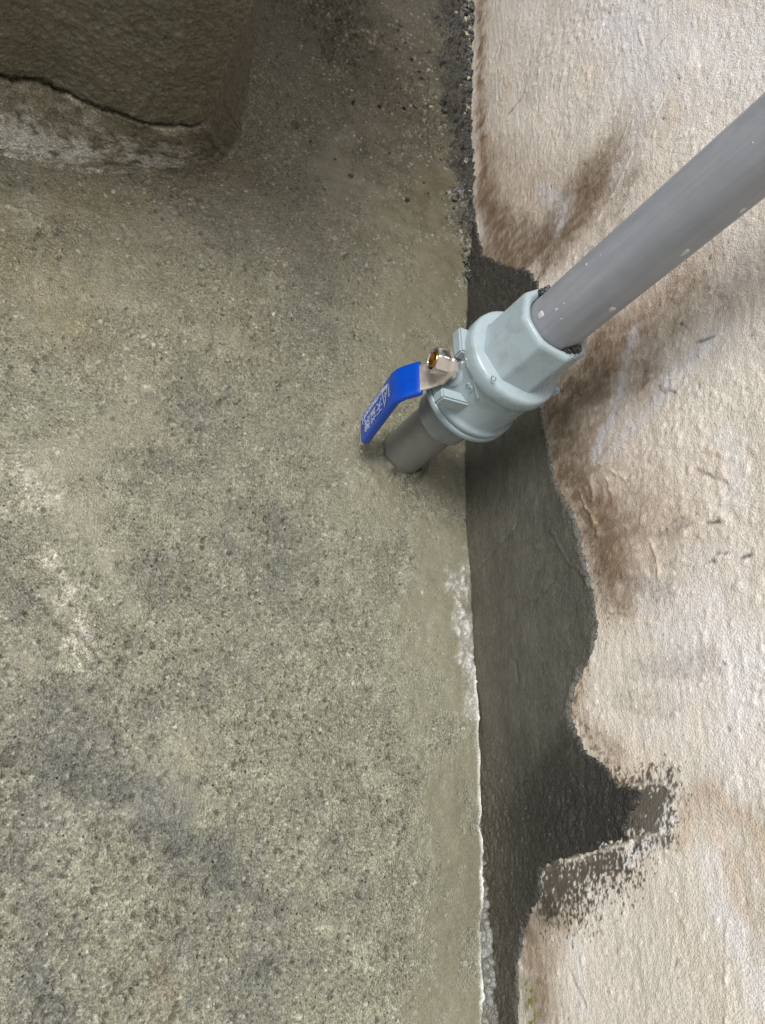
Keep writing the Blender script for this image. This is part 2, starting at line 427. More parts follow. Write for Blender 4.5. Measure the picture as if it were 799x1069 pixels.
# coarser where the floor is most worn, bottom left and top
for cx_, cy_, sp_, n_, sdn in [(40, 900, .05, 420, 81), (150, 960, .05, 380, 82), (60, 1040, .035, 320, 83), (130, 790, .05, 300, 88), (250, 880, .05, 300, 89), (250, 720, .04, 160, 79), (190, 205, .018, 160, 84), (440, 100, .03, 150, 85), (200, 425, .01, 60, 86), (90, 720, .03, 200, 87)]:
    g = np.random.default_rng(sdn); c0 = on_floor(cx_, cy_)
    for k in range(n_):
        a, b = g.normal(c0[0], sp_), g.normal(c0[1], sp_)
        stamp(pit if g.random() < .6 else stone, fx, fy, a, b, (.0005+.0011*g.random()**2), g.uniform(.4, 1), 1.2, g.uniform(1, 1.8), g.uniform(0, 3))
for px_, py_, r in [(280, 540, .0024), (96, 788, .002), (10, 790, .004), (128, 692, .003), (135, 672, .002), (235, 640, .0012), (380, 155, .004), (308, 130, .003)]:
    c0 = on_floor(px_, py_); stamp(pit, fx, fy, c0[0], c0[1], r, 1.1, 1.6, 1.3, 1.2)
pit = np.clip(pit, 0, 1.2); stone = np.clip(stone, 0, 1); grit = np.clip(grit, 0, 1)
H += -.0011*pit + .0005*stone + .0004*grit
alb = mixc(alb, lin(78, 75, 66), sst(pit, .12, .7)*.66)
alb = mixc(alb, lin(112, 112, 110), np.clip(stone, 0, 1)*.5)
alb = mixc(alb, lin(200, 196, 184), np.clip(grit, 0, 1)*.32)
alb = mixc(alb, lin(228, 224, 205), np.clip(glint, 0, 1)*.5)  # sparkles painted into the colour as small pale dots
# rough broken edge beside the wall at the far end
edge_n = fbm(U, V, .006, 4, 91)
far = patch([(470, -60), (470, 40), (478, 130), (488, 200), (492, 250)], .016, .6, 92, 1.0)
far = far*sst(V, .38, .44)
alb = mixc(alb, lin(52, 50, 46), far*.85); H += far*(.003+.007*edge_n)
roughp = patch([(330, -60), (380, 60), (455, 130)], .045, .8, 93, .9)*sst(V, .40, .46)
H += roughp*(.005*edge_n+.002*np.abs(fbm(U, V, .010, 4, 100)))
# cement heaped round the pipe foot
PB = on_floor(418, 475)
dp = np.hypot(U-PB[0], V-PB[1]) + .0012*fbm(U, V, .006, 3, 95)
H += .0042*np.exp(-((dp-.0148)/.0030)**2)*(1+1.0*fbm(U, V, .007, 3, 93))
alb = mixc(alb, lin(84, 80, 66), np.exp(-((dp-.0148)/.0020)**2)*.7*sst(fbm(U, V, .004, 3, 94), -.35, .15))
# joint strip: raised skim edge and white lime line
jd = joint(V)-U
lipw = np.interp(V, [-.07, -.03, 0, .06, .10, .12], [.0105, .0090, .0045, .0026, .0016, .001])
lipw = lipw + (.0022*fbm(V, V*0, .012, 4, 96)+.0010*fbm(V, V*0, .004, 3, 90))*sst(-V, -.10, 0)
near_end = 1-sst(V, .085, .125)
line = np.exp(-((jd-lipw)/.0009)**2)*near_end*np.clip(.65+1.2*fbm(V, U*0, .02, 3, 97), .25, 1)
alb = mixc(alb, lin(236, 235, 228), line*.95); H += line*.0012
wetst = sst(lipw-jd, -.0002, .0006)*near_end
alb = mixc(alb, lin(98, 98, 92), wetst*.8); H -= wetst*.0015
bub = np.zeros_like(H); g = np.random.default_rng(99)
for k in range(90):
    b = g.uniform(-.08, .005); a = joint(b)-g.uniform(.0, .009)
    stamp(bub, fx, fy, a, b, g.uniform(.0008, .0022), 1)
bub = np.clip(bub, 0, 1); H += bub*wetst*.0018
alb = mixc(alb, lin(150, 150, 146), bub*wetst*.5)
H -= .0015*np.exp(-((jd)/.0012)**2)
# surface gloss
rg = .40 - .12*smooth - .10*fardark + .08*fine - .16*patch([(200, 60), (420, 120)], .12, 1.2, 98, .5)
rg = np.where(wetst > .5, .28, rg) - .2*np.clip(glint, 0, 1)
gr = np.clip(.22+.78*rough_, 0, 1)
surf = np.stack([np.clip(rg, .2, .95), gr, gr], -1).astype(np.float32)
P = np.stack([U, V, H*fade], -1)
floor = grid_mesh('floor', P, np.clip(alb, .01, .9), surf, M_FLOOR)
tag(floor, 'grey-green trowelled cement floor with pits, damp patches and a white lime line', kind='structure')
del U, V, P, alb, surf, wu, wv, wu2, wv2, big, med, fine, strk, H

# ------------------------------------------------------------------ WALL
def WP(*pts):
    return [tuple(on_wall(x, y)[1:]) for x, y in pts]
wy = axis_coords(-.08, .40, .00068, (-1.8, .41))
wy = wy[wy < .40]; wy = np.concatenate([wy, np.arange(.4, .72, .001)])
d = .004; y = wy[-1]; ext = []
while y < 2.2: y += d; ext.append(y); d *= 1.35
wy = np.concatenate([wy, ext])
wz = np.arange(-.012, .262, .00068); ext = []; d = .004; z = wz[-1]
while z < 1.7: z += d; ext.append(z); d *= 1.35
wz = np.concatenate([wz, ext])
Y, Z = np.meshgrid(wy, wz, indexing='ij'); Y = Y.astype(np.float32); Z = Z.astype(np.float32)
def wall_base(y, z):
    b = joint(y)*np.exp(-np.clip(z, 0, 9)/.10)
    return b + .0030*fbm(y, z, .16, 3, 201)
yw = Y+.006*fbm(Y, Z, .02, 4, 202); zw = Z+.006*fbm(Y, Z, .02, 4, 203)
yw2 = Y+.0016*fbm(Y, Z, .006, 3, 204); zw2 = Z+.0016*fbm(Y, Z, .006, 3, 205)
big = fbm(Y, Z, .09, 4, 211); med = fbm(Y, Z, .03, 5, 212)
# brush direction leans: strokes run mostly vertical on the wall
bru = fbm(Y*.5, Z*2.2, .012, 5, 213)
orange = fbm(Y*.55, Z*1.25, .0036, 4, 214, .6)
walb = np.empty(Y.shape+(3,), dtype=np.float32); walb[:] = lin(217, 209, 198)
walb *= (1+.08*big+.10*med+.07*bru)[..., None]
walb = mixc(walb, lin(212, 196, 178), sst(fbm(Y, Z, .05, 4, 215), .0, .4)*.5)
def wpatch(pts, wd, soft, seed, k=.8, sc=.010, sx=1., sz=1.):
    dd = dline(yw, zw, WP(*pts)); n = fbm(Y*sx, Z*sz, sc, 5, seed)
    return sst(1-dd/wd+n*k, 0, soft)
# pale lavender-white scuffs where the top coat is thin
for pts, wd, amt, sdn in [
        (((640, 20), (680, 90), (650, 170)), .030, .6, 221), (((590, 210), (560, 240)), .012, .55, 222),
        (((560, 20), (540, 5)), .014, .4, 223), (((660, 350), (645, 430), (625, 470)), .010, .7, 224),
        (((760, 345), (700, 400), (640, 470)), .007, .7, 225), (((760, 460), (765, 510)), .009, .55, 226),
        (((680, 630), (720, 700), (700, 740)), .020, .45, 227), (((690, 850), (640, 900)), .007, .8, 228),
        (((730, 900), (760, 980), (790, 1040)), .009, .6, 229), (((580, 980), (590, 1050)), .006, .6, 230),
        (((770, 690), (760, 780)), .02, .4, 231), (((620, -10), (700, 30), (799, 60)), .05, .55, 232), (((730, 620), (790, 720)), .03, .5, 234)]:
    walb = mixc(walb, lin(228, 226, 228), wpatch(pts, wd, 1.2, sdn)*amt)
# tan run mark bottom right
dr = dline(yw, zw, WP((700, 880), (712, 838), (740, 822), (765, 850), (799, 900)))
walb = mixc(walb, lin(186, 160, 130), np.exp(-(dr/.0045)**2)*.45)
walb = mixc(walb, lin(196, 170, 142), wpatch([(730, 860), (790, 960)], .012, 1.2, 233)*.35)
# brown dirt: beside the joint, around the valve, beside the mortar
dirt = fbm(Y*1.6, Z*.9, .008, 5, 241)
def wdirt(pts, wd, amt, col, seed, soft=1.2, k=1.0):
    global walb
    m = np.maximum(wpatch(pts, wd*2.0, soft, seed, k, .014), .8*wpatch(pts, wd*3.0, 1.6, seed+1, .6, .03))*amt*1.15
    walb = mixc(walb, col, np.clip(m*(.88+.7*dirt), 0, 1))
wdirt([(497, 0), (500, 130), (505, 200)], .006, .8, lin(128, 98, 72), 242)
wdirt([(503, 180), (515, 240), (530, 290)], .011, .85, lin(110, 84, 62), 243)
wdirt([(520, 285), (575, 255), (625, 185)], .013, .85, lin(98, 80, 64), 244)
wdirt([(600, 285), (640, 225), (660, 180)], .006, .5, lin(120, 98, 80), 245)
wdirt([(640, 150), (690, 120)], .010, .25, lin(150, 130, 110), 246)
wdirt([(560, 440), (600, 430), (650, 380)], .017, .85, lin(104, 84, 66), 247)
wdirt([(620, 370), (690, 330), (740, 300)], .012, .5, lin(138, 112, 90), 248)
wdirt([(590, 500), (620, 540), (640, 560)], .012, .85, lin(116, 94, 74), 249)
wdirt([(625, 560), (640, 620)], .007, .85, lin(112, 90, 70), 250)
wdirt([(660, 520), (700, 560)], .020, .4, lin(146, 122, 100), 251)
wdirt([(600, 690), (590, 740), (640, 790)], .004, .5, lin(120, 98, 74), 252)
wdirt([(530, 1000), (545, 1060)], .008, .7, lin(132, 112, 92), 253)
wdirt([(520, 970), (560, 950)], .006, .8, lin(70, 60, 50), 254)
wdirt([(735, 830), (799, 870)], .006, .25, lin(150, 130, 110), 255)
def wstain(pts, soft, amt, col, seed, n1=.012, n2=.006):
    global walb
    d_ = sdist(yw, zw, WP(*pts)) + n1*fbm(Y*.8, Z*1.2, .022, 5, seed, .6) + n2*fbm(Y*.6, Z*1.6, .006, 4, seed+1, .6)
    m = sst(d_, -soft, soft)*amt
    walb = mixc(walb, col, np.clip(m*(.82+.55*dirt+.35*fbm(Y*.6, Z*1.2, .0028, 4, seed+2, .8)), 0, 1))
wstain([(500, 110), (530, 150), (600, 165), (650, 120), (660, 160), (625, 225), (590, 270), (520, 290), (496, 280)], .020, .55, lin(150, 130, 108), 281)
wstain([(500, 200), (525, 215), (560, 235), (600, 170), (640, 165), (625, 215), (580, 270), (530, 285), (500, 270)], .010, .75, lin(102, 86, 68), 283)
wstain([(565, 400), (600, 350), (650, 300), (730, 240), (740, 290), (690, 360), (660, 440), (660, 520), (680, 600), (650, 640), (625, 620), (612, 560), (575, 480)], .022, .6, lin(150, 128, 106), 285)
wstain([(560, 420), (600, 375), (640, 330), (640, 380), (610, 440), (620, 500), (640, 560), (636, 610), (615, 560), (590, 510), (574, 470)], .016, .9, lin(92, 79, 64), 287)
wstain([(600, 800), (640, 800), (660, 815), (650, 830), (600, 800)], .006, .5, lin(150, 130, 104), 289)
wstain([(522, 960), (560, 950), (600, 945), (560, 985), (540, 1069), (515, 1069)], .008, .6, lin(140, 122, 98), 291)
for pts, wd, amt, sdn in [(((560, 195), (590, 215), (580, 245)), .010, .75, 293), (((665, 345), (640, 440), (625, 470)), .008, .8, 294), (((750, 345), (700, 395), (650, 465)), .006, .7, 295)]:
    walb = mixc(walb, lin(196, 192, 194), wpatch(pts, wd, 1.3, sdn)*amt)
# flecks of mortar rubbed over the bare wall beside the patch
MO = fbm(Y, Z, .0030, 4, 261, .75)
near = np.exp(-np.clip(dline(Y, Z, WP((612, 600), (600, 700), (592, 745), (625, 795), (650, 830)))-.0, 0, 9)/.007)
near = np.maximum(near, .75*np.exp(-np.clip(dline(Y, Z, WP((560, 290), (575, 440), (590, 505), (615, 570), (628, 650))), 0, 9)/.0065))
spk = sst(MO+near*.5-.42, 0, .16)
walb = mixc(walb, lin(92, 78, 62), spk*.75)
walb = mixc(walb, lin(186, 160, 126), np.clip(near*1.1, 0, 1)*.35*(1-spk)*(1-sst(Y, .10, .12)))
# brushed smear below the patch, with bare wall showing through
sm = sdist(yw2, zw2, WP((545, 895), (590, 880), (640, 868), (648, 912), (600, 930), (600, 948), (556, 958), (540, 930)))
ry, rz_ = yw2*.82+zw2*.57, zw2*.82-yw2*.57
smn = fbm(ry*.9, rz_*1.5, .0045, 5, 262, .8)
smf = fbm(Y*.7, Z*1.4, .0021, 3, 264, .8)
smear = sst(sm/.015+1.6*smn+1.8*smf+.12, -.05, .3)
walb = mixc(walb, lin(50, 45, 37), smear*.9)
sm2 = sdist(yw2, zw2, WP((640, 820), (690, 816), (684, 868), (655, 880), (640, 850)))
smear2 = sst(sm2/.012+1.3*smn+1.5*smf+.35, -.05, .3)
walb = mixc(walb, lin(54, 49, 40), smear2*.88)
# faint grey smudges right of the patch
for pts, wd, amt, sdn in [(((650, 605), (700, 620)), .005, .4, 263), (((660, 700), (740, 690)), .008, .3, 264), (((640, 730), (700, 740)), .006, .3, 265), (((690, 560), (720, 545)), .0022, .6, 266)]:
    m = wpatch(pts, wd, .8, sdn, 1.2, .004, 1.0, 3.0)
    walb = mixc(walb, lin(124, 116, 110), m*amt*(.4+.6*sst(fbm(Y*4, Z, .006, 3, 267), -.2, .2)))
for (ax_, ay_, bx_, by_, w_) in [(655, 612, 705, 606, .0012), (648, 622, 690, 626, .001), (660, 690, 730, 682, .0018), (650, 705, 740, 700, .0012), (640, 722, 715, 728, .0014), (652, 742, 700, 744, .001), (655, 560, 712, 548, .0016), (690, 556, 712, 546, .0022), (650, 575, 700, 566, .001)]:
    dd_ = dline(yw2, zw2, WP((ax_, ay_), (bx_, by_)))
    walb = mixc(walb, lin(116, 108, 102), np.exp(-(dd_/(w_*1.8))**2)*.38*sst(fbm(Y*1.2, Z*1.6, .004, 5, int(ax_+ay_), .75), -.1, .4))
# moss
mo = wpatch([(526, 1035), (530, 1052), (529, 1066)], .0050, 1.2, 268, 1.5, .004)*sst(fbm(Y, Z, .0022, 3, 269, .7), -.15, .2)
walb = mixc(walb, lin(108, 116, 28), np.clip(mo*1.6, 0, 1)*.9)

WH = np.zeros(Y.shape, dtype=np.float32)
gate = .55+.45*sst(big, -.3, .3)
lump = np.clip(orange, -.2, .7)
WH += .00034*lump*gate + .0007*med + .00030*bru
WH += .00022*fbm(Y*.7, Z, .0022, 2, 271)*(.5+.5*gate)
# scattered paint nibs
nib = np.zeros_like(WH); g = np.random.default_rng(273)
for k in range(3200):
    a, b = g.uniform(-.08, .6), g.uniform(0, .255)
    stamp(nib, wy, wz, a, b, g.uniform(.0006, .0016), g.uniform(.3, 1), 1.3, g.uniform(1, 2.2), 1.57+g.normal(0, .5))
for px_, py_, n_ in [(620, 40, 250), (560, 60, 200), (700, 420, 200), (570, 1000, 120), (770, 520, 200), (640, 560, 150)]:
    c0 = on_wall(px_, py_)
    for k in range(n_):
        stamp(nib, wy, wz, g.normal(c0[1], .035), g.normal(c0[2], .03), g.uniform(.0008, .0018), g.uniform(.4, 1), 1.3, g.uniform(1, 2), 1.57+g.normal(0, .5))
nib = np.clip(nib, 0, 1.2); WH += .0004*nib
walb = mixc(walb, lin(226, 214, 198), np.clip(nib, 0, 1)*.08)
hole = np.zeros_like(WH)
for k in range(420):
    stamp(hole, wy, wz, g.uniform(-.08, .6), g.uniform(0, .255), g.uniform(.0005, .0011), g.uniform(.4, 1), 1.3, g.uniform(1, 2.5), g.uniform(0, 3))
WH -= .0007*hole; walb = mixc(walb, lin(126, 106, 90), np.clip(hole, 0, 1)*.5)
# single scratches, ridges and stuck fibres
def mark(pts, wdt, h, col=None, amt=.7):
    global walb, WH
    d_ = dline(yw2, zw2, WP(*pts)); e_ = np.exp(-(d_/(wdt*.9))**2)*np.clip(.7+1.2*fbm(Y, Z, .006, 2, int(pts[0][0])), .1, 1.2)
    WH = WH + .55*h*e_
    if col is not None: walb = mixc(walb, col, e_*amt)
DK = lin(70, 66, 62)
mark([(546, 95), (536, 110), (527, 120)], .0007, -.0008, DK, .85)
mark([(697, 36), (684, 50), (679, 55)], .0006, -.0006, lin(120, 112, 106))
mark([(666, 26), (671, 52)], .0008, .0010, lin(224, 222, 220), .4)
mark([(520, 130), (512, 142)], .0008, .001, lin(190, 170, 140))
for a in [((728, 490), (760, 505)), ((700, 546), (712, 540)), ((738, 546), (750, 544)), ((748, 578), (758, 576)), ((772, 582), (782, 578)), ((738, 588), (743, 587)), ((697, 408), (707, 411)), ((695, 412), (690, 404)), ((728, 357), (748, 352)), ((712, 338), (720, 345)), ((600, 640), (612, 648))]:
    mark(a, .0008, -.0006, lin(96, 86, 78), 1.0)
mark([(626, 483), (640, 492), (652, 500)], .0005, .0012, lin(222, 204, 176), .9)
mark([(634, 498), (638, 514)], .0005, .0012, lin(222, 204, 176), .8)
mark([(615, 500), (620, 515), (617, 540), (624, 556)], .0018, .0018, lin(150, 124, 98), .3)
mark([(605, 510), (612, 530), (622, 545)], .0005, .0018, lin(216, 196, 168), .6)
mark([(677, 562), (684, 580), (688, 605)], .0006, .0012, lin(226, 212, 192), .8)
mark([(640, 650), (665, 648), (690, 652)], .0006, .0010, lin(222, 208, 190), .8)
mark([(632, 640), (652, 642)], .0006, -.0008, lin(120, 96, 76), .6)
mark([(690, 790), (700, 800)], .0006, .0008); mark([(750, 960), (752, 1069)], .0008, .0010)
mark([(655, 818), (680, 816), (700, 824)], .0006, .0014, lin(228, 224, 214), .9)
mark([(578, 900), (600, 893), (625, 886), (650, 878), (682, 870)], .0007, .0016, lin(228, 220, 204), .9)
mark([(575, 1010), (583, 1030), (592, 1050)], .0009, -.001, lin(150, 140, 134), .5)
mark([(660, 110), (648, 150), (630, 180)], .0012, .0008); mark([(700, 90), (680, 130)], .001, .0010, lin(232, 228, 226), .4)
mark([(660, 160), (640, 200), (620, 230)], .0010, .0012, lin(226, 220, 214), .4)
wrg = .50 + .10*med + .12*dirt*.5
wrg = wrg - .08*sst(orange, .2, .5)
wsf = np.stack([np.clip(wrg, .3, .8), np.full_like(wrg, .8), wrg], -1).astype(np.float32)
fade = 1-sst(np.hypot(Y-.25, Z-.1), .7, 1.4)
X = wall_base(Y, Z) - WH*fade
P = np.stack([X, Y, Z], -1)
# close the sheet into a slab: the outer rows and columns fold back
T = .16
Pb = np.empty((P.shape[0]+2, P.shape[1]+2, 3), dtype=np.float32)
def pad(A):
    return np.pad(A, ((1, 1), (1, 1), (0, 0)), mode='edge')
Pb = pad(P); Pb[0, :, 0] = T; Pb[-1, :, 0] = T; Pb[:, 0, 0] = T; Pb[:, -1, 0] = T
wall = bpy.data.objects.new('plaster_wall', None); COL.objects.link(wall)
tag(wall, 'cream painted plaster wall with brown stains rising from the cement floor', 'wall')
grid_mesh('painted_face', Pb, pad(np.clip(walb, .02, .9)), pad(wsf), M_WALL, wall, flip=True)
bm = bmesh.new(); bmesh.ops.create_cube(bm, size=1)
for v in bm.verts:
    v.co = Vector((T+.02+v.co.x*.04, .2+v.co.y*3.9, .84+v.co.z*1.7))
def flat_mat(name, c, r=.8, s=200):
    return plastic(name, c, r, tuple(np.array(c)*.7), .6, .4, .4, .7, s)
obj_bm('back_face', bm, flat_mat('grey_backing', lin(150, 145, 138)), wall, False)

# dark mortar skimmed on the wall along the joint
my = np.arange(-.085, .62, .00062); mz = np.arange(-.010, .150, .00062)
Y, Z = np.meshgrid(my, mz, indexing='ij'); Y = Y.astype(np.float32); Z = Z.astype(np.float32)
poly = WP((512, 1090), (515, 1040), (519, 1000), (530, 965), (546, 940), (556, 905), (600, 893), (645, 878), (652, 850), (668, 828), (640, 815), (625, 795), (608, 785), (597, 765), (590, 745), (598, 715), (612, 690), (624, 655),
          (620, 620), (612, 590), (608, 560), (596, 525), (583, 500), (577, 470), (572, 440), (568, 400), (572, 350), (566, 300), (556, 284), (540, 276), (520, 272), (503, 262), (497, 240), (491, 200))
poly += [(.45, -.02), (-.1, -.02)]
yw = Y+.0034*fbm(Y, Z, .012, 6, 301, .68); zw = Z+.0034*fbm(Y, Z, .012, 6, 302, .68)
s_ = sdist(yw, zw, poly) + .0016*fbm(Y, Z, .0024, 3, 303, .8)
trow = fbm(Y*.8+Z*.2, Z*2.2-Y*.3, .012, 5, 304, .6); m1 = fbm(Y, Z, .03, 4, 305); m2 = fbm(Y, Z, .005, 4, 306)
edge_rough = sst(-(Y-.075), 0, .05)+sst(Y, .24, .30)*.9   # cruder toward both ends
edge_rough = np.clip(np.maximum(edge_rough, 1-sst(s_, .002, .008)*1.0), 0, 1)
th = .0024*sst(s_, -.0002, .0030) - .0012
MH = th + .0008*m1 + .00020*trow + .0006*fbm(Y*.8, Z*1.5, .018, 5, 311, .75) + .0010*m2*edge_rough + .0016*np.abs(fbm(Y, Z, .004, 4, 310, .8))*edge_rough + .0004*fbm(Y, Z, .0024, 2, 307)*(.25+edge_rough)
cov = np.zeros_like(MH); g = np.random.default_rng(308)
for k in range(900):
    a, b = g.uniform(-.08, .5), g.uniform(0, .13)
    stamp(cov, my, mz, a, b, g.uniform(.0006, .0014), g.uniform(-1, 1), 1.2, g.uniform(1, 2), g.uniform(0, 3))
MH += .0005*cov*(.25+.75*edge_rough)
def mmark(pts, wdt, h):
    global MH
    MH = MH + h*np.exp(-(dline(yw, zw, WP(*pts))/wdt)**2)
mmark([(542, 548), (515, 575), (500, 590)], .0010, -.0008); mmark([(575, 555), (595, 590), (608, 600), (620, 620)], .0008, .0006)
mmark([(555, 630), (575, 605)], .0012, -.0006); mmark([(533, 690), (535, 710)], .0014, -.0008)
malb = np.empty(Y.shape+(3,), dtype=np.float32); malb[:] = lin(82, 81, 74)
m5 = fbm(Y*.7, Z*1.5, .018, 6, 311, .75)
malb *= (1+.24*m1+.20*trow+.24*m2+.40*m5)[..., None]
damp = sst(.6*fbm(Y, Z, .04, 6, 309, .7)+sst(-(Y-.07), 0, .06)*.5+sst(Y, .22, .27)*.7, .1, .75)
malb = mixc(malb, lin(52, 50, 47), damp*.8)
malb = mixc(malb, lin(38, 36, 34), sst(.07-Y+.02*fbm(Y, Z, .02, 4, 312), 0, .03)*sst(Y, -.04, -.01)*sst(Z, .01, .05)*.75)
olive = np.exp(-np.clip(Z, 0, 1)/.016)*sst(.26-Y, 0, .1)
malb = mixc(malb, lin(104, 99, 80), olive*.45)
malb = mixc(malb, lin(150, 140, 120), np.clip(cov, 0, 1)*.15)
malb = mixc(malb, lin(104, 92, 74), (1-sst(s_, .0, .0014))*.15)
mrg = .50+.10*m1-.10*damp
msf = np.stack([np.clip(mrg, .25, .8), np.clip(.7+.3*edge_rough, 0, 1), mrg], -1).astype(np.float32)
P = np.stack([wall_base(Y, Z)-MH, Y, Z], -1)
grid_mesh('mortar_patch', P, np.clip(malb, .01, .9), msf, M_MORTAR, wall, flip=True, keep=(s_ > -.0006))['label'] = 'dark grey mortar troweled along the foot of the wall, ragged outer edge'

# ------------------------------------------------------------------ BLOCK (top left)
blk = bpy.data.objects.new('cement_pillar', None); COL.objects.link(blk)
tag(blk, 'dark damp cement-rendered block standing on the floor at the far left', 'pillar')
ZC = .030
top = [on_floor(x, y, ZC)[:2] for x, y in [(0, 80), (35, 85), (60, 92), (100, 110), (160, 130), (205, 136)]]
d0 = np.array(top[-1])-np.array(top[0]); d0 /= np.linalg.norm(d0)
face_y = lambda x: np.interp(x, [p[0] for p in top], [p[1] for p in top])
cx0, cy0 = top[-1]
# plan path of the block: far left -> corner -> away along +y
path = [(top[0][0]-.75, top[0][1]-.75*.25), (top[0][0]-.2, top[0][1]-.05)]
path += [tuple(p) for p in top[:-1]]
path += [(cx0-.010, cy0-.0030), (cx0-.003, cy0+.0005), (cx0+.0020, cy0+.0060), (cx0+.0040, cy0+.014), (cx0+.004, cy0+.06), (cx0+.004, cy0+.20), (cx0+.004, cy0+.9)]
path = np.array(path)
seg = np.r_[0, np.cumsum(np.hypot(*np.diff(path, axis=0).T))]
base_px = [(0, 168), (60, 176), (120, 178), (180, 176), (228, 170), (246, 158), (258, 140), (268, 100), (276, 50), (282, 0)]
bp_ = np.array([on_floor(x, y)[:2] for x, y in base_px])
basep = np.vstack([[bp_[0]+[-.75, -.75*.25]], bp_, [bp_[-1]+[0, .7]]])
bseg = np.r_[0, np.cumsum(np.hypot(*np.diff(basep, axis=0).T))]
s_corner = seg[-5]; b_corner = bseg[6]
sv = np.concatenate([np.arange(0, seg[2]-.05, .01), np.arange(seg[2]-.05, seg[-2]+.05, .0009), np.arange(seg[-2]+.05, seg[-1], .02), [seg[-1]]])
def along(path, seg, s): return np.stack([np.interp(s, seg, path[:, 0]), np.interp(s, seg, path[:, 1])], -1)
def to_base(s):   # match block arc length to skirt foot arc length
    return np.interp(s, [0, seg[2], s_corner, seg[-2], seg[-1]], [0, bseg[1], b_corner, bseg[-2]-.02, bseg[-1]])
Q = along(path, seg, sv); Bq = along(basep, bseg, to_base(sv))
# smooth the plan slightly
def smo(A, k=9):
    ker = np.hanning(k+2)[1:-1]; ker /= ker.sum()
    Ap = np.pad(A, ((k//2, k//2), (0, 0)), mode='edge')
    return np.stack([np.convolve(Ap[:, i], ker, 'valid') for i in range(2)], -1)
Q = smo(Q, 7); Bq = smo(Bq, 31)
tan = np.gradient(Q, axis=0); tan /= np.linalg.norm(tan, axis=1)[:, None]+1e-9
nor = np.stack([tan[:, 1], -tan[:, 0]], -1)     # outward
zv = np.concatenate([np.arange(ZC-.012, .16, .0009), np.arange(.16, .235, .004)])
S, Zz = np.meshgrid(sv, zv, indexing='ij'); S = S.astype(np.float32); Zz = Zz.astype(np.float32)
b1 = fbm(S, Zz, .05, 4, 401); b2 = fbm(S, Zz, .014, 4, 402); b3 = fbm(S+.2*Zz, Zz, .005, 3, 403)
crack = ZC + .0040*fbm(sv.astype(np.float32), sv.astype(np.float32)*0, .016, 5, 404, .6) + .0012*fbm(sv.astype(np.float32), sv.astype(np.float32)*0, .004, 3, 406, .8)
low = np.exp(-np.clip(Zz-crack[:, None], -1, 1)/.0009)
b4 = fbm(S, Zz, .0035, 3, 405)
off = .0018*b1 + .0013*b2 + .0012*b3 + .0016*np.abs(b4) + .0007*fbm(S, Zz, .0019, 2, 407) - .0022*np.clip(low, 0, 1)
P = np.stack([Q[:, 0][:, None]+nor[:, 0][:, None]*off, Q[:, 1][:, None]+nor[:, 1][:, None]*off, Zz], -1)
balb = np.empty(S.shape+(3,), dtype=np.float32); balb[:] = lin(104, 99, 81)
balb *= (1+.14*b1+.14*b2+.10*b3)[..., None]
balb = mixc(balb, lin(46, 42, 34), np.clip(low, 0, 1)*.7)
brg = .29+.12*b2
bsf = np.stack([np.clip(brg, .25, .8), np.full_like(brg, .8), brg], -1).astype(np.float32)
face = grid_mesh('rendered_face', P, np.clip(balb, .01, .9), bsf, M_BLOCK, blk, flip=False)
# top of the pillar
bm = bmesh.new()
tz = float(zv[-1])
vs = [bm.verts.new((*p, tz)) for p in path] + [bm.verts.new((path[0][0], path[-1][1], tz))]
bm.faces.new(vs)
bot = bmesh.ops.extrude_face_region(bm, geom=bm.faces[:])
for v in [g_ for g_ in bot['geom'] if isinstance(g_, bmesh.types.BMVert)]: v.co.z += .02
obj_bm('pillar_top', bm, flat_mat('pillar_cement', lin(120, 115, 98)), blk, False)
# skirt of cement coved from the face down to the floor
tv = np.linspace(0, 1, 60)
S, Tt = np.meshgrid(sv, tv, indexing='ij'); S = S.astype(np.float32); Tt = Tt.astype(np.float32)
c1 = fbm(S, Tt*.05, .03, 4, 411); c2 = fbm(S, Tt*.05, .003, 4, 412, .7); c3 = fbm(S, Tt*.05, .007, 5, 413, .62)
top_out = Q + nor*.0022
hz = (1-Tt)**1.5
zsk = hz*(crack[:, None]-.0005) - .0035*Tt + .0018*c1*np.sin(np.pi*Tt) + .0010*c3
wgt = Tt**.9
lipn = .0014*fbm(S, S*0, .006, 3, 414)
P = np.stack([top_out[:, 0][:, None]*(1-wgt)+Bq[:, 0][:, None]*wgt + nor[:, 0][:, None]*(lipn+.0010*c3),
              top_out[:, 1][:, None]*(1-wgt)+Bq[:, 1][:, None]*wgt + nor[:, 1][:, None]*(lipn+.0010*c3), zsk], -1)
# tuck a lip back under the face
lip = P[:, :1].copy(); lip[:, 0, :2] -= (nor*.006); lip[:, 0, 2] -= .002
lip2 = lip.copy(); lip2[:, 0, 2] -= .010
P = np.concatenate([lip2, lip, P], 1)
salb = np.empty(P.shape[:2]+(3,), dtype=np.float32)
s3 = np.pad(c3, ((0, 0), (2, 0)), mode='edge'); s1 = np.pad(c1, ((0, 0), (2, 0)), mode='edge'); s2 = np.pad(c2, ((0, 0), (2, 0)), mode='edge')
tt = np.pad(Tt, ((0, 0), (2, 0)), mode='edge'); ss = np.pad(S, ((0, 0), (2, 0)), mode='edge')
salb[:] = lin(122, 116, 94)
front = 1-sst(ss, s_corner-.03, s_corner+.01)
salb = mixc(salb, lin(84, 79, 62), (1-front)*.95)  # side stretch darkened in colour to blend with the shade beside the block
pale = sst(.5*s3+.5*s2+.8*s1+.30*np.exp(-((tt-.55)/.3)**2), .05, .5)*front
salb = mixc(salb, lin(192, 190, 178), pale*.75)
salb = mixc(salb, lin(190, 184, 160), np.exp(-(tt/.08)**2)*sst(s1+.3*s3, -.1, .25)*front*.8)
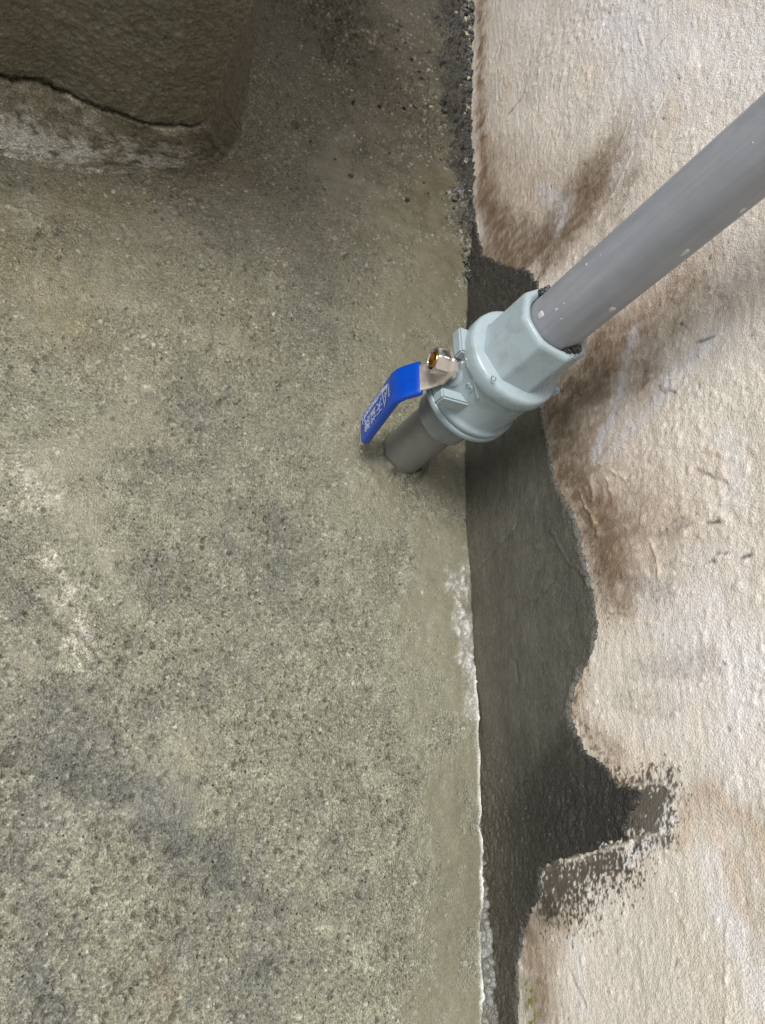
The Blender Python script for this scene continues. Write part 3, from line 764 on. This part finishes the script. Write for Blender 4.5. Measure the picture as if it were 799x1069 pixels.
salb = mixc(salb, lin(74, 72, 66), sst(-s3-.4*s2, .1, .35)*.6)
brg = .38+.15*s3-.12*pale
bsf = np.stack([np.clip(brg, .22, .8), np.full_like(brg, .8), brg], -1).astype(np.float32)
grid_mesh('cement_skirt', P, np.clip(salb, .01, .9), bsf, M_FLOOR, blk, flip=True)['label'] = 'paler cement skirt coved from the block down to the floor'

# ------------------------------------------------------------------ crumbs along the far joint
def crumb_field(name, pts, seed, label, cat='debris'):
    g = np.random.default_rng(seed)
    bm = bmesh.new(); cl = bm.verts.layers.float_color.new('albedo'); sl = bm.verts.layers.float_color.new('surf')
    for (x, y, z, r) in pts:
        t = bmesh.ops.create_icosphere(bm, subdivisions=1 if r < .0014 else 2, radius=r)
        sh = g.uniform(.6, 1.25, 3); ph = g.uniform(0, 9, 3)
        k = g.random(); c = lin(74, 74, 71)*(.35+.9*k) if k < .9 else lin(160, 150, 130)
        for v in t['verts']:
            n = v.co.normalized()
            f_ = 1+.25*math.sin(n.x*5+ph[0])*math.cos(n.y*4+ph[1])+.12*math.sin(n.z*9+ph[2])+g.uniform(-.14, .14)
            v.co = Vector((v.co.x*sh[0]*f_+x, v.co.y*sh[1]*f_+y, v.co.z*sh[2]*f_*.8+z))
            v[cl] = (*c, 1); v[sl] = (.45, .9, 0, 1)
    o = obj_bm(name, bm, M_CRUMB, smooth=False)
    return tag(o, label, cat, kind='stuff')
g = np.random.default_rng(501); pts = []
for k in range(1100):
    y = .37+.35*g.random()**.8
    wd = np.interp(y, [.36, .42, .50, .72], [.003, .010, .016, .022])
    x = joint(y)-abs(g.normal(0, 1))*wd*.55-.0005
    pts.append((x, y, .0002+.0016*g.random(), (.0005+.0017*g.random()**2.2)*np.interp(y, [.36, .44, .7], [.7, 1, 1.7])))
for k in range(60):
    y = g.uniform(.42, .62); x = g.uniform(-.11, -.01); pts.append((x, y, .0005, g.uniform(.0006, .0018)))
crumb_field('mortar_crumbs', pts, 502, 'dark crumbs of mortar heaped along the foot of the cream wall')

# ------------------------------------------------------------------ PIPE WITH VALVE
B0 = np.array([PB[0], PB[1], 0.0])
AX = np.array([-.010, .010, 1.0]); AX /= np.linalg.norm(AX)
root = bpy.data.objects.new('water_pipe', None); COL.objects.link(root)
root.location = Vector(B0)
tag(root, 'grey plastic water pipe with pale grey ball valve and blue lever rising from floor', 'pipe')
az = Vector(AX); es = Vector((-math.cos(math.radians(4)), -math.sin(math.radians(4)), 0)); es = (es-az*es.dot(az)).normalized()
ee = az.cross(es).normalized()           # horizontal, across the stem
if ee.y < 0: ee = -ee
def loc(h, s=0, e=0): return az*h + es*s + ee*e     # local to root
def lathe(prof, n=96, shape=None, cap0=True, cap1=True, ctr=(0, 0), axis=None, A=None, Bv=None, O=Vector((0, 0, 0))):
    A = A or es; Bv = Bv or ee; axis = axis or az
    bm = bmesh.new(); rings = []
    for h, r in prof:
        rg_ = []
        for k in range(n):
            t = 2*math.pi*k/n
            rr = r*(shape(t, h) if shape else 1)
            rg_.append(bm.verts.new(O+axis*h+A*(rr*math.cos(t))+Bv*(rr*math.sin(t))))
        rings.append(rg_)
    for a, b in zip(rings[:-1], rings[1:]):
        for k in range(n): bm.faces.new((a[k], a[(k+1) % n], b[(k+1) % n], b[k]))
    if cap0: bm.faces.new(rings[0])
    if cap1: bm.faces.new(rings[-1])
    return bm
def ngon(n, rot=0., rnd=.03):
    """unit circumradius polygon with slightly rounded corners"""
    def f(t, h=None):
        a = (t+rot) % (2*math.pi/n)-math.pi/n
        r = math.cos(math.pi/n)/math.cos(a)
        return min(r, 1-rnd)
    return f
def box(c, sz, axes, bev=.0006, seg_=2, name=None):
    bm = bmesh.new(); bmesh.ops.create_cube(bm, size=1)
    a, b, c3_ = axes
    bmesh.ops.scale(bm, vec=sz, verts=bm.verts)
    bmesh.ops.bevel(bm, geom=bm.edges[:], offset=bev, segments=seg_, affect='EDGES')
    for v in bm.verts:
        p = v.co.copy(); v.co = c + a*p.x + b*p.y + c3_*p.z
    return bm

# lower stub and its dusty coupling
obj_bm('lower_pipe', lathe([(-.03, .0134), (.0005, .0134), (.012, .01345), (.030, .0134), (.06, .0134)]), M_STUB, root, auto=40)
cp = obj_bm('coupling', lathe([(.0485, .0134), (.0480, .0160), (.0486, .0172), (.055, .0176), (.074, .0178)], shape=ngon(8, .3, .045)), M_SOCK, root, auto=35)
# valve body
body_prof = [(.0700, .0175), (.0700, .0240), (.0706, .0252), (.0718, .0258), (.0740, .0258), (.0746, .0254), (.0748, .0246), (.0752, .0246), (.0756, .0252), (.0762, .0256), (.0780, .0256), (.0790, .0251), (.0798, .0243), (.0815, .0238), (.095, .0236),
             (.1015, .0238), (.1035, .0243), (.1048, .0252), (.1060, .0256), (.1105, .0255), (.1122, .0250), (.1130, .0240), (.1136, .0215), (.1138, .0150)]
vb = obj_bm('valve_body', lathe(body_prof, 128), M_VALVE, root, auto=50)
oct_ = ngon(8, .18, .012)
sockbm = lathe([(.1100, .0205), (.1140, .0205), (.1150, .0200), (.1395, .0196), (.1410, .0192), (.1416, .0186), (.1418, .0178)], 160, oct_, cap1=False)
obj_bm('socket', sockbm, M_VALVE, vb, auto=30)
obj_bm('socket_rim', lathe([(.1416, .0180), (.1422, .0172), (.1418, .0158), (.1408, .0142), (.1400, .0137), (.132, .0136)], 96, lambda t, h: (oct_(t)*.6+.4) if h > .141 else 1, cap0=False, cap1=False), M_VALVE, vb)
# stem boss and the two lever stops cast on the body
hS = .0925
OS = loc(hS)
def lathe_s(prof, n=64, shape=None, off=Vector((0, 0, 0)), **k):
    return lathe(prof, n, shape, axis=es, A=ee, Bv=az, O=OS+off, **k)
obj_bm('stem_boss', lathe_s([(.010, .0118), (.0200, .0116), (.0222, .0105), (.0228, .0095), (.0230, .006)]), M_VALVE, vb, auto=40)
obj_bm('lever_stop', box(loc(hS-.0050, .0205, -.0160), (.0180, .0058, .0082), (es, ee, az), .0009), M_VALVE, vb, auto=40)
obj_bm('lever_stop', box(loc(hS+.0110, .0185, .0050), (.0190, .0140, .0066), (es, ee, az), .0009), M_VALVE, vb, auto=40)
obj_bm('tab', box(loc(.1085, -.0235, -.010), (.0060, .0040, .0050), (es, ee, az), .0008), M_VALVE, vb, auto=40)

def text_mesh(txt, size, extrude=0.0):
    cu = bpy.data.curves.new('t', 'FONT'); cu.body = txt; cu.size = size; cu.extrude = extrude
    cu.align_x = 'CENTER'; cu.align_y = 'CENTER'
    o = bpy.data.objects.new('t', cu); COL.objects.link(o)
    dg = bpy.context.evaluated_depsgraph_get(); dg.update()
    me = bpy.data.meshes.new_from_object(o.evaluated_get(dg))
    bpy.data.objects.remove(o); bpy.data.curves.remove(cu)
    return me
def add_text(bm, txt, size, O, Rv, Uv, dx, dy, extrude, fixed=None):
    me = text_mesh(txt, size, extrude)
    Nv = Rv.cross(Uv); n0 = len(bm.verts)
    bm.from_mesh(me); bm.verts.ensure_lookup_table()
    for v in bm.verts[n0:]:
        p = v.co.copy(); v.co = O + Rv*(p.x+dx) + Uv*(p.y+dy) + Nv*p.z
    bpy.data.meshes.remove(me)

# find where a photo point meets a cylinder round the pipe axis
def on_cyl(px_, py_, r):
    o = Vector(CAM)-Vector(B0); dr_ = Vector(ray(px_, py_)).normalized()
    oc = o-az*o.dot(az); dc = dr_-az*dr_.dot(az)
    a, b, c = dc.dot(dc), 2*oc.dot(dc), oc.dot(oc)-r*r
    disc = b*b-4*a*c
    t = (-b-math.sqrt(max(disc, 0)))/(2*a)
    return o+dr_*t
# raised size mark, reading up the pipe
p = on_cyl(497.3, 404.5, .0237); nrm = (p-az*p.dot(az)).normalized(); uu = nrm.cross(az)
bm = bmesh.new()
pc = p+nrm*.00005
add_text(bm, '3', .0062, pc, az, uu, -.0027, .0021, .0007)
add_text(bm, '4', .0062, pc, az, uu, .0027, -.0020, .0007)
sl = box(pc+nrm*.0001, (.0105, .0008, .0014), ((az*.55+uu*.84).normalized(), (uu*.55-az*.84).normalized(), nrm), .0001, 1)
me_ = bpy.data.meshes.new('s'); sl.to_mesh(me_); sl.free(); bm.from_mesh(me_); bpy.data.meshes.remove(me_)
obj_bm('size_mark', bm, M_VALVE, vb, False)
# small ring mark on the shoulder
p = on_cyl(515.5, 395, .0257); nrm = (p-az*p.dot(az)).normalized(); uu = nrm.cross(az)
bm = bmesh.new(); rr = []
for k in range(24):
    t = 2*math.pi*k/24; rr.append([bm.verts.new(p+(az*math.cos(t)+uu*math.sin(t))*q+nrm*h_) for q, h_ in ((.0010, -.0002), (.0010, .00018), (.0014, .00018), (.0014, -.0002))])
for k in range(24):
    a, b = rr[k], rr[(k+1) % 24]
    for j in range(3): bm.faces.new((a[j], b[j], b[j+1], a[j+1]))
obj_bm('ring_mark', bm, M_VALVE, vb)

# upper pipe
obj_bm('upper_pipe', lathe([(.128, .0134), (.16, .0134), (.6, .0134), (.95, .0134)]), M_PIPE, root, auto=60)
def blob_on(px_, py_, r, rad, name, mat, flat=.5, seed=1, ln=1.0):
    p = on_cyl(px_, py_, r); nrm = (p-az*p.dot(az)).normalized(); uu = nrm.cross(az)
    bm = bmesh.new(); bmesh.ops.create_icosphere(bm, subdivisions=3, radius=1)
    g = random.Random(seed); ph = [g.uniform(0, 6) for _ in range(3)]
    for v in bm.verts:
        c = v.co; f_ = 1+.15*math.sin(3*c.x+ph[0])+.12*math.sin(4*c.y+ph[1])
        v.co = p + az*(c.x*rad*f_*ln) + uu*(c.y*rad*f_) + nrm*(c.z*rad*flat)
    return obj_bm(name, bm, mat, root)
for i, (x, y, rd, ln) in enumerate([(564.5, 329, .0015, 1.2), (639, 323, .0012, 1.3), (715, 264, .0012, 1.6), (775, 220, .0010, 1.7), (612, 276, .0006, 1), (581, 323, .0005, 1.8), (589, 317, .0004, 1), (586, 333, .0004, 1), (627, 266, .0003, 1), (786, 149, .0004, 1)]):
    blob_on(x, y, .0134, rd, 'glue_drop', M_GLUE, .28, i, ln)
for i, (h, t, rd) in enumerate([(.1425, 1.25, .0024), (.1430, 1.45, .0019), (.1425, 1.02, .0017), (.1425, 4.10, .0020), (.1432, 4.28, .0016), (.1415, 4.45, .0019)]):
    g = random.Random(i+40); bm = bmesh.new(); bmesh.ops.create_icosphere(bm, subdivisions=3, radius=1)
    cc = loc(h, .0150*math.cos(t), .0150*math.sin(t)); ph = [g.uniform(0, 6) for _ in range(3)]
    for v in bm.verts:
        c = v.co; f_ = 1+.3*math.sin(4*c.x+ph[0])*math.sin(5*c.y+ph[1])+.15*math.sin(9*c.z+ph[2])
        v.co = cc + c*rd*f_
    obj_bm('sealant_lump', bm, M_DARKGOO, root)

# ---- stem, gland, nut
hexf = ngon(6, .25, .04)
obj_bm('gland_nut', lathe_s([(.0205, .0080), (.0208, .0086), (.0248, .0086), (.0252, .0080)], 96, ngon(6, .1, .03)), M_CHROME, root, auto=25)
obj_bm('lever_nut', lathe_s([(.0268, .0055), (.0270, .0062), (.0276, .0067), (.0338, .0067), (.0345, .0062), (.0346, .0050), (.0330, .0046), (.0330, .0038)], 96, lambda t, h: hexf(t) if h > .0 and h < .03459 else 1, cap1=False), M_CHROME, root, auto=25)
obj_bm('stem_end', lathe_s([(.020, .0042), (.0338, .0042), (.0346, .0037), (.0350, .0028), (.0344, .0015), (.0342, .0008)], 48), M_BRASS, root, auto=30)

# ---- lever: bent steel strip inside a blue sleeve
def strip(path2, wid, thk, crown=0.0, taper=None, nseg=6, closed_tip=True, nw=9, off=0.0, roundtip=0.0):
    """path2: (s, h) points in the stem/pipe plane; solid strip with given width across ee"""
    P2 = [Vector((a, b)) for a, b in path2]
    # resample with smooth corners
    pts = []
    for i in range(len(P2)):
        if 0 < i < len(P2)-1:
            a, b, c = P2[i-1], P2[i], P2[i+1]
            r = min(.005, (b-a).length*.45, (c-b).length*.45)
            p0, p1 = b+(a-b).normalized()*r, b+(c-b).normalized()*r
            for k in range(9):
                t = k/8; pts.append(p0*(1-t)**2+b*2*t*(1-t)+p1*t*t)
        else: pts.append(P2[i])
    out = [pts[0]]
    for a, b in zip(pts[:-1], pts[1:]):
        n = max(1, int((b-a).length/.0012))
        for k in range(1, n+1): out.append(a.lerp(b, k/n))
    pts = out; L = [0]
    for a, b in zip(pts[:-1], pts[1:]): L.append(L[-1]+(b-a).length)
    bm = bmesh.new(); rings = []
    for i, p in enumerate(pts):
        t = (pts[min(i+1, len(pts)-1)]-pts[max(i-1, 0)]).normalized()
        nn = Vector((-t.y, t.x))
        if nn.x < 0: nn = -nn
        u = L[i]/L[-1]; hw = wid/2*(taper(u) if taper else 1); hh = thk/2
        dend = L[-1]-L[i]; dst = L[i]
        if roundtip:
            if dend < roundtip: hw *= .62+.38*math.sqrt(max(0, 1-(1-dend/roundtip)**2)); 
            if dend < hh: hh *= .35+.65*math.sqrt(max(0, 1-(1-dend/hh)**2))
            if dst < hh*.7: hh *= .7+.3*math.sqrt(max(0, 1-(1-dst/(hh*.7))**2))
        sec = []
        rc = min(hh, hw)*.95
        # rounded-rectangle section
        for sx_, sy_, a0 in ((1, 1, 0), (-1, 1, 90), (-1, -1, 180), (1, -1, 270)):
            for k in range(5):
                an = math.radians(a0+k*22.5)
                sec.append((sx_*(hw-rc)+rc*math.cos(an), sy_*(hh-rc)+rc*math.sin(an)))
            nx = {(1, 1): (-1, 1), (-1, -1): (1, -1)}.get((sx_, sy_))
            if nx:
                for k in range(1, 8):
                    q = k/8; sec.append(((sx_*(hw-rc))*(1-q)+(nx[0]*(hw-rc))*q, sy_*hh))
        ring_ = []
        for a, b in sec:
            bb = b + crown*(1-(a/hw)**2)
            s_v, h_v = p.x+nn.x*(bb+off), p.y+nn.y*(bb+off)
            ring_.append(bm.verts.new(OS+es*s_v+az*h_v+ee*a))
        rings.append(ring_)
    m_ = len(rings[0])
    for a, b in zip(rings[:-1], rings[1:]):
        for k in range(m_): bm.faces.new((a[k], a[(k+1) % m_], b[(k+1) % m_], b[k]))
    bm.faces.new(rings[0]); bm.faces.new(rings[-1])
    return bm
PL = [(.0260, .0072), (.0260, -.0085), (.0385, -.0270), (.0322, -.0790)]
lever = bpy.data.objects.new('lever', None); COL.objects.link(lever); lever.parent = root
obj_bm('steel_strip', strip(PL, .0150, .0018, taper=lambda u: 1.15 if u < .15 else 1, crown=.0003), M_STEEL, lever, auto=40)
# sleeve starts part way along the slanted stretch
a, b = Vector(PL[1]), Vector(PL[2]); st = a.lerp(b, .42)
SL = [tuple(st), PL[2], (.0318, -.0778)]
obj_bm('blue_sleeve', strip(SL, .0192, .0038, crown=.0004, roundtip=.008), M_BLUE, lever, auto=60)
# lettering on the outer face of the sleeve
d2 = (Vector(SL[2])-Vector(SL[1])).normalized()
n2 = Vector((-d2.y, d2.x)); n2 = n2 if n2.x > 0 else -n2
Rv = (es*d2.x+az*d2.y).normalized(); Nv = (es*n2.x+az*n2.y).normalized(); Uv = Nv.cross(Rv).normalized()
def SO(t, e): # point on sleeve face: t metres from the bend, e across
    q = Vector(SL[1])+d2*t
    return OS+es*q.x+az*q.y+Nv*(.0020+.0004+.00008)+Uv*e
bm = bmesh.new()
add_text(bm, '天', .0086, SO(.0200, .0012), Rv, Uv, 0, 0, .00005)
add_text(bm, '益', .0086, SO(.0293, .0012), Rv, Uv, 0, 0, .00005)
add_text(bm, '牌', .0086, SO(.0386, .0012), Rv, Uv, 0, 0, .00005)
add_text(bm, 'TIANYIPAIFAMEN', .0042, SO(.0275, -.0054), Rv, Uv, 0, 0, .00005)
add_text(bm, 'H', .0065, SO(.0440, -.0038), Rv, Uv, 0, 0, .00005)
add_text(bm, '·—•', .0050, SO(.0060, .0000), Uv, -Rv, 0, 0, .00005)
for f_ in bm.faces: pass
obj_bm('lettering', bm, M_WHITE, lever, False)
# triangle emblem with a ring
bm = bmesh.new()
tri_o = [(-.0052, -.0052), (.0042, -.0052), (0, .0068)]; 
def tri_ring(s0, s1):
    o_ = [bm.verts.new(SO(.0120, 0)+Rv*(x*s0)+Uv*(y*s0)) for x, y in tri_o]
    i_ = [bm.verts.new(SO(.0120, 0)+Rv*(x*s1)+Uv*(y*s1)) for x, y in tri_o]
    for k in range(3): bm.faces.new((o_[k], o_[(k+1) % 3], i_[(k+1) % 3], i_[k]))
tri_ring(1, .62)
cr = []
for k in range(20):
    t = 2*math.pi*k/20
    cr.append([bm.verts.new(SO(.0118, -.0008)+Rv*(q*math.cos(t))+Uv*(q*math.sin(t))+Nv*.00003) for q in (.0013, .0007)])
for k in range(20): bm.faces.new((cr[k][0], cr[(k+1) % 20][0], cr[(k+1) % 20][1], cr[k][1]))
obj_bm('emblem', bm, M_WHITE, lever, False)
